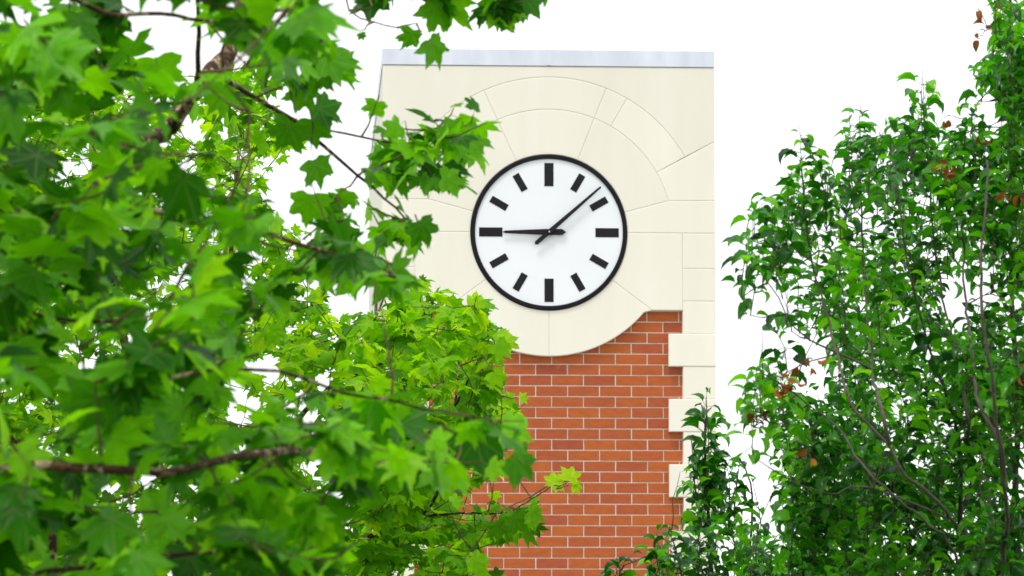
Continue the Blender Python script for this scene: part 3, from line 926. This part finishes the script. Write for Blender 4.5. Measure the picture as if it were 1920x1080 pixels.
Pt = Tree("pear_tree", (at(1885, 1935, 17)[0], at(1885, 1935, 17)[1], 0),
          "tall dark green pear tree with ascending limbs filling the right side", "tree", "pear trees", M_BARK_P, M_TWIG_P, M_LEAF_P, PEAR)
Pt.limb("trunk", [(1885, 1935, 17), (1880, 1650, 17), (1872, 1400, 17), (1862, 1200, 17), (1841, 1080, 17), (1821, 1031, 17), (1800, 985, 17.1)], 0.085, 0.024, 0.006, ground=True)
for pix, r0, r1 in (
        ([(1841, 1080, 17), (1764, 958, 15.9), (1694, 893, 15.6), (1662, 840, 15.6), (1600, 774, 15.6), (1576, 721, 15.7), (1545, 600, 16.0), (1510, 450, 16.2), (1500, 300, 16.3)], .019, .005),
        ([(1850, 1130, 17), (1747, 1002, 15.7), (1658, 917, 15.4), (1600, 848, 15.5), (1560, 799, 15.7), (1490, 740, 15.7), (1430, 700, 15.7)], .014, .004),
        ([(1662, 840, 15.6), (1654, 774, 15.6), (1639, 725, 15.8), (1625, 560, 16.6), (1618, 400, 16.7), (1612, 240, 16.8)], .012, .004),
        ([(1862, 1180, 17), (1880, 1000, 17.2), (1886, 852, 15.9), (1874, 807, 15.8), (1841, 730, 15.9), (1810, 520, 16.6), (1800, 350, 17.1), (1812, 220, 17)], .020, .005),
        ([(1800, 985, 17.1), (1830, 900, 17.4), (1829, 803, 16.2), (1820, 750, 16.2), (1770, 560, 17.4), (1740, 380, 17.3), (1726, 170, 17.2)], .016, .004),
        ([(1800, 985, 17.1), (1796, 884, 16.8), (1780, 780, 16.5), (1720, 600, 16.2), (1690, 420, 16), (1672, 270, 16)], .015, .004),
        ([(1870, 1150, 17), (1905, 950, 17), (1912, 700, 16.8), (1900, 450, 16.8), (1895, 200, 16.9), (1890, -60, 17)], .024, .008),
        ([(1870, 1300, 17), (1950, 1000, 17.4), (2020, 700, 17.8), (2060, 300, 18)], .03, .008),
        ([(1865, 1250, 17), (1700, 1090, 17.5), (1600, 990, 17.9), (1500, 900, 18.2), (1440, 790, 18.4)], .016, .004),
        ([(1870, 1300, 17), (1650, 1180, 16.5), (1500, 1120, 16.2), (1400, 1060, 16)], .016, .005),
        ([(1690, 890, 16.3), (1620, 915, 16), (1560, 925, 15.8), (1500, 910, 15.7)], .007, .003),
        ([(1576, 721, 16), (1510, 640, 15.8), (1460, 560, 15.7), (1410, 470, 15.7)], .008, .003),
        ([(1862, 1150, 17), (1850, 950, 18), (1800, 700, 18.6), (1700, 480, 18.8), (1580, 420, 18.6)], .02, .005),
        ([(1862, 1150, 17), (1880, 950, 15.6), (1860, 750, 15.1), (1840, 560, 15), (1850, 300, 15.2)], .02, .005)):
    Pt.limb("branch", pix, r0 * 0.74, r1 * 0.7, 0.007)
polyP = [(1845, -70), (1852, 12), (1864, 40), (1862, 100), (1842, 112), (1822, 130), (1825, 180), (1842, 165), (1870, 178), (1882, 225), (1876, 270), (1852, 232), (1830, 192), (1800, 200), (1795, 235),
         (1778, 250), (1766, 230), (1764, 190), (1760, 150), (1730, 128), (1698, 145), (1697, 200), (1712, 218), (1690, 222), (1665, 220), (1652, 265), (1640, 215), (1615, 188), (1588, 200),
         (1575, 250), (1572, 290), (1588, 312), (1572, 335), (1545, 300), (1530, 270), (1525, 240), (1500, 230), (1475, 245), (1462, 272), (1455, 305), (1470, 340), (1460, 370), (1430, 362), (1395, 372),
         (1388, 402), (1415, 430), (1440, 442), (1400, 440), (1370, 448), (1366, 478), (1392, 500), (1398, 545), (1415, 562), (1445, 550), (1480, 560), (1488, 585), (1436, 592), (1450, 625), (1490, 640),
         (1535, 645), (1555, 680), (1500, 695), (1440, 678), (1400, 690), (1405, 735), (1380, 782), (1410, 818), (1430, 790), (1452, 840), (1440, 868), (1455, 900), (1448, 960), (1470, 1000), (1420, 1040),
         (1400, 1080), (1380, 1300), (2350, 1300), (2350, -70)]
# shoots that make the outline
for x, y, z, ln in ((1730, 132, 17.2, .35), (1612, 195, 16.8, .42), (1500, 236, 16.3, .40), (1418, 384, 15.8, .25), (1402, 462, 15.7, .22), (1440, 368, 16, .3), (1820, 196, 17, .35), (1885, -40, 17, .5),
                    (1840, 128, 16.6, .15), (1672, 224, 16, .3), (1425, 505, 15.8, .2), (1545, 310, 16.3, .3), (1440, 600, 15.8, .25), (1475, 545, 15.8, .3), (1420, 690, 15.7, .25), (1412, 778, 15.8, .18),
                    (1460, 690, 15.8, .2), (1780, 255, 17.2, .25), (1870, 50, 16.9, .4), (1900, 120, 16.9, .5), (1590, 250, 16.8, .3), (1570, 470, 16.2, .4), (1640, 260, 16.5, .35), (1870, 100, 16.9, .3), (1895, 220, 16.9, .4),
                    (1890, 20, 16.6, .35), (1905, 60, 16.7, .4), (1880, 80, 16.6, .3), (1905, 170, 16.6, .4), (1885, 160, 16.7, .35), (1900, 260, 16.6, .4), (1890, 300, 16.8, .4), (1912, 330, 16.6, .4),
                    (1710, 240, 17.2, .3), (1760, 260, 17.2, .3), (1480, 330, 16.3, .3), (1520, 320, 16.3, .35), (1450, 440, 15.9, .3)):
    for rep in range(2):
        pear_shoot(Pt, at(x + rng.normal(0, 8) * rep, y + 14 * rep, z + rng.normal(0, .15)), ln, rng.normal(0, .12, 2), 0.019, 0.092, None if rep == 0 and ln < .3 else [polyP])
def pear_depth(x, y):
    t = min(1.0, max(0.0, (x - 1380) / 420)) * min(1.0, max(0.15, (y - 60) / 700))
    half = 0.5 + 1.7 * t
    return rng.uniform(16.7 - half * 0.45, 17.6 + half * 1.5)
cnt = 0
tips = []
while cnt < 760:
    x, y = rng.uniform(1360, 2200), rng.uniform(-60, 1290)
    if inside(polyP, x, y + 5) and inside(polyP, x, y + 60):
        if x > 1960 and rng.uniform() < 0.6:
            continue
        if (y > 1120 and rng.uniform() < 0.5) or rng.uniform() > min(1.0, 0.22 + 0.65 * max(0, y - 250) / 450 + 0.3 * max(0, x - 1500) / 400):
            continue
        zc = pear_depth(x, y)
        for _ in range(4):                                   # shoots stand in sprays
            x2, y2 = x + rng.normal(0, 20), y + rng.normal(0, 24)
            if inside(polyP, x2, y2 + 8):
                tips.append(at(x2, y2, zc + rng.normal(0, 0.12))); cnt += 1
for tip in sorted(tips, key=lambda q: np.linalg.norm(Pt.nodes - q, axis=1).min()):
    lean = unit((tip - at(1860, 1200, 17))[:2]) * rng.uniform(0.1, 1.0)
    pear_shoot(Pt, tip, rng.uniform(0.16, 0.42), lean + rng.normal(0, .35, 2), 0.020, 0.088, [polyP])
for x, y, z, n_ in ((1838, 52, 16.8, 6), (1888, 14, 16.8, 4), (1768, 305, 16.2, 8), (1768, 215, 17, 2), (1846, 245, 16.6, 2), (1480, 715, 15.5, 10), (1520, 672, 15.6, 4), (1422, 775, 15.6, 5),
                    (1905, 360, 16.2, 4), (1515, 845, 15.6, 2), (1910, 690, 15.4, 2)):
    for q in range(n_):
        p = at(x + rng.normal(0, 8), y + rng.normal(0, 8), z)
        Pt.twig(p, 0.002)
        m3 = frame(unit(rng.normal(0, 1, 3) + np.array([0, 0, -1.2])), rng.normal(0, 1, 3)) * 0.062 * rng.uniform(.7, 1.1)
        Pt.dead.append((int(rng.integers(len(PEAR))), m3, p, 0.5))
Pt.finish(deadmat=M_LEAF_DEAD)

S = Tree("pear_tree", (at(1375, 1830, 20)[0], at(1375, 1830, 20)[1], 0),
         "slim young pear tree with a pointed leader before the tower's right corner", "tree", "pear trees", M_BARK_P, M_TWIG_P, M_LEAF_P, PEAR)
S.limb("trunk", [(1375, 1830, 20), (1372, 1500, 20), (1362, 1300, 20), (1345, 1160, 19.6), (1332, 1060, 19.2), (1328, 960, 19), (1318, 860, 19), (1324, 745, 19)], 0.045, 0.003, 0.004, ground=True)
for pix, r0, r1 in (
        ([(1330, 1010, 19), (1306, 940, 18.9), (1300, 880, 18.9), (1296, 820, 18.9)], .006, .003),
        ([(1340, 1130, 19.4), (1280, 1070, 18.8), (1230, 1040, 18.5), (1170, 1060, 18.4)], .009, .003),
        ([(1345, 1170, 19.6), (1400, 1040, 19.2), (1410, 930, 19), (1395, 870, 18.9)], .010, .003),
        ([(1350, 1200, 19.6), (1290, 1120, 18.6), (1265, 1030, 18.2), (1255, 1000, 18.1)], .009, .003)):
    S.limb("branch", pix, r0, r1, 0.003)
polyS = [(1325, 730), (1352, 765), (1364, 808), (1348, 850), (1380, 846), (1412, 856), (1424, 900), (1405, 930), (1440, 970), (1460, 1000), (1470, 1300), (1110, 1300), (1128, 1065), (1180, 1040), (1212, 1020),
         (1222, 990), (1262, 980), (1288, 1008), (1290, 960), (1272, 915), (1274, 880), (1290, 832), (1280, 795), (1305, 750)]
for x, y, z, ln in ((1325, 740, 19, .40), (1322, 760, 19, .35), (1322, 790, 19, .40), (1325, 820, 19, .4), (1340, 830, 19, .3), (1318, 850, 19, .4), (1306, 885, 18.9, .3), (1360, 850, 19, .35), (1390, 855, 18.9, .35), (1260, 985, 18.2, .3), (1160, 1050, 18.4, .15), (1230, 1000, 18.4, .2), (1410, 900, 19, .3)):
    pear_shoot(S, at(x, y, z), ln, rng.normal(0, .06, 2), 0.021, 0.098, None if x in (1325, 1322) else [polyS])
cnt = 0
tips = []
while cnt < 125:
    x, y = rng.uniform(1120, 1460), rng.uniform(860, 1280)
    if inside(polyS, x, y) and (y > 980 or rng.uniform() < .75):
        tips.append(at(x, y, rng.uniform(18.2, 19.8))); cnt += 1
for tip in sorted(tips, key=lambda q: np.linalg.norm(S.nodes - q, axis=1).min()):
    pear_shoot(S, tip, rng.uniform(0.15, 0.35), rng.normal(0, .25, 2), 0.021, 0.095, [polyS])
S.finish()
print("leaves", len(A.leaves), len(B.leaves), len(Pt.leaves), len(S.leaves), "bricks", sum(1 for o in bpy.data.objects if o.name.startswith("brick.") or o.name == "brick"))
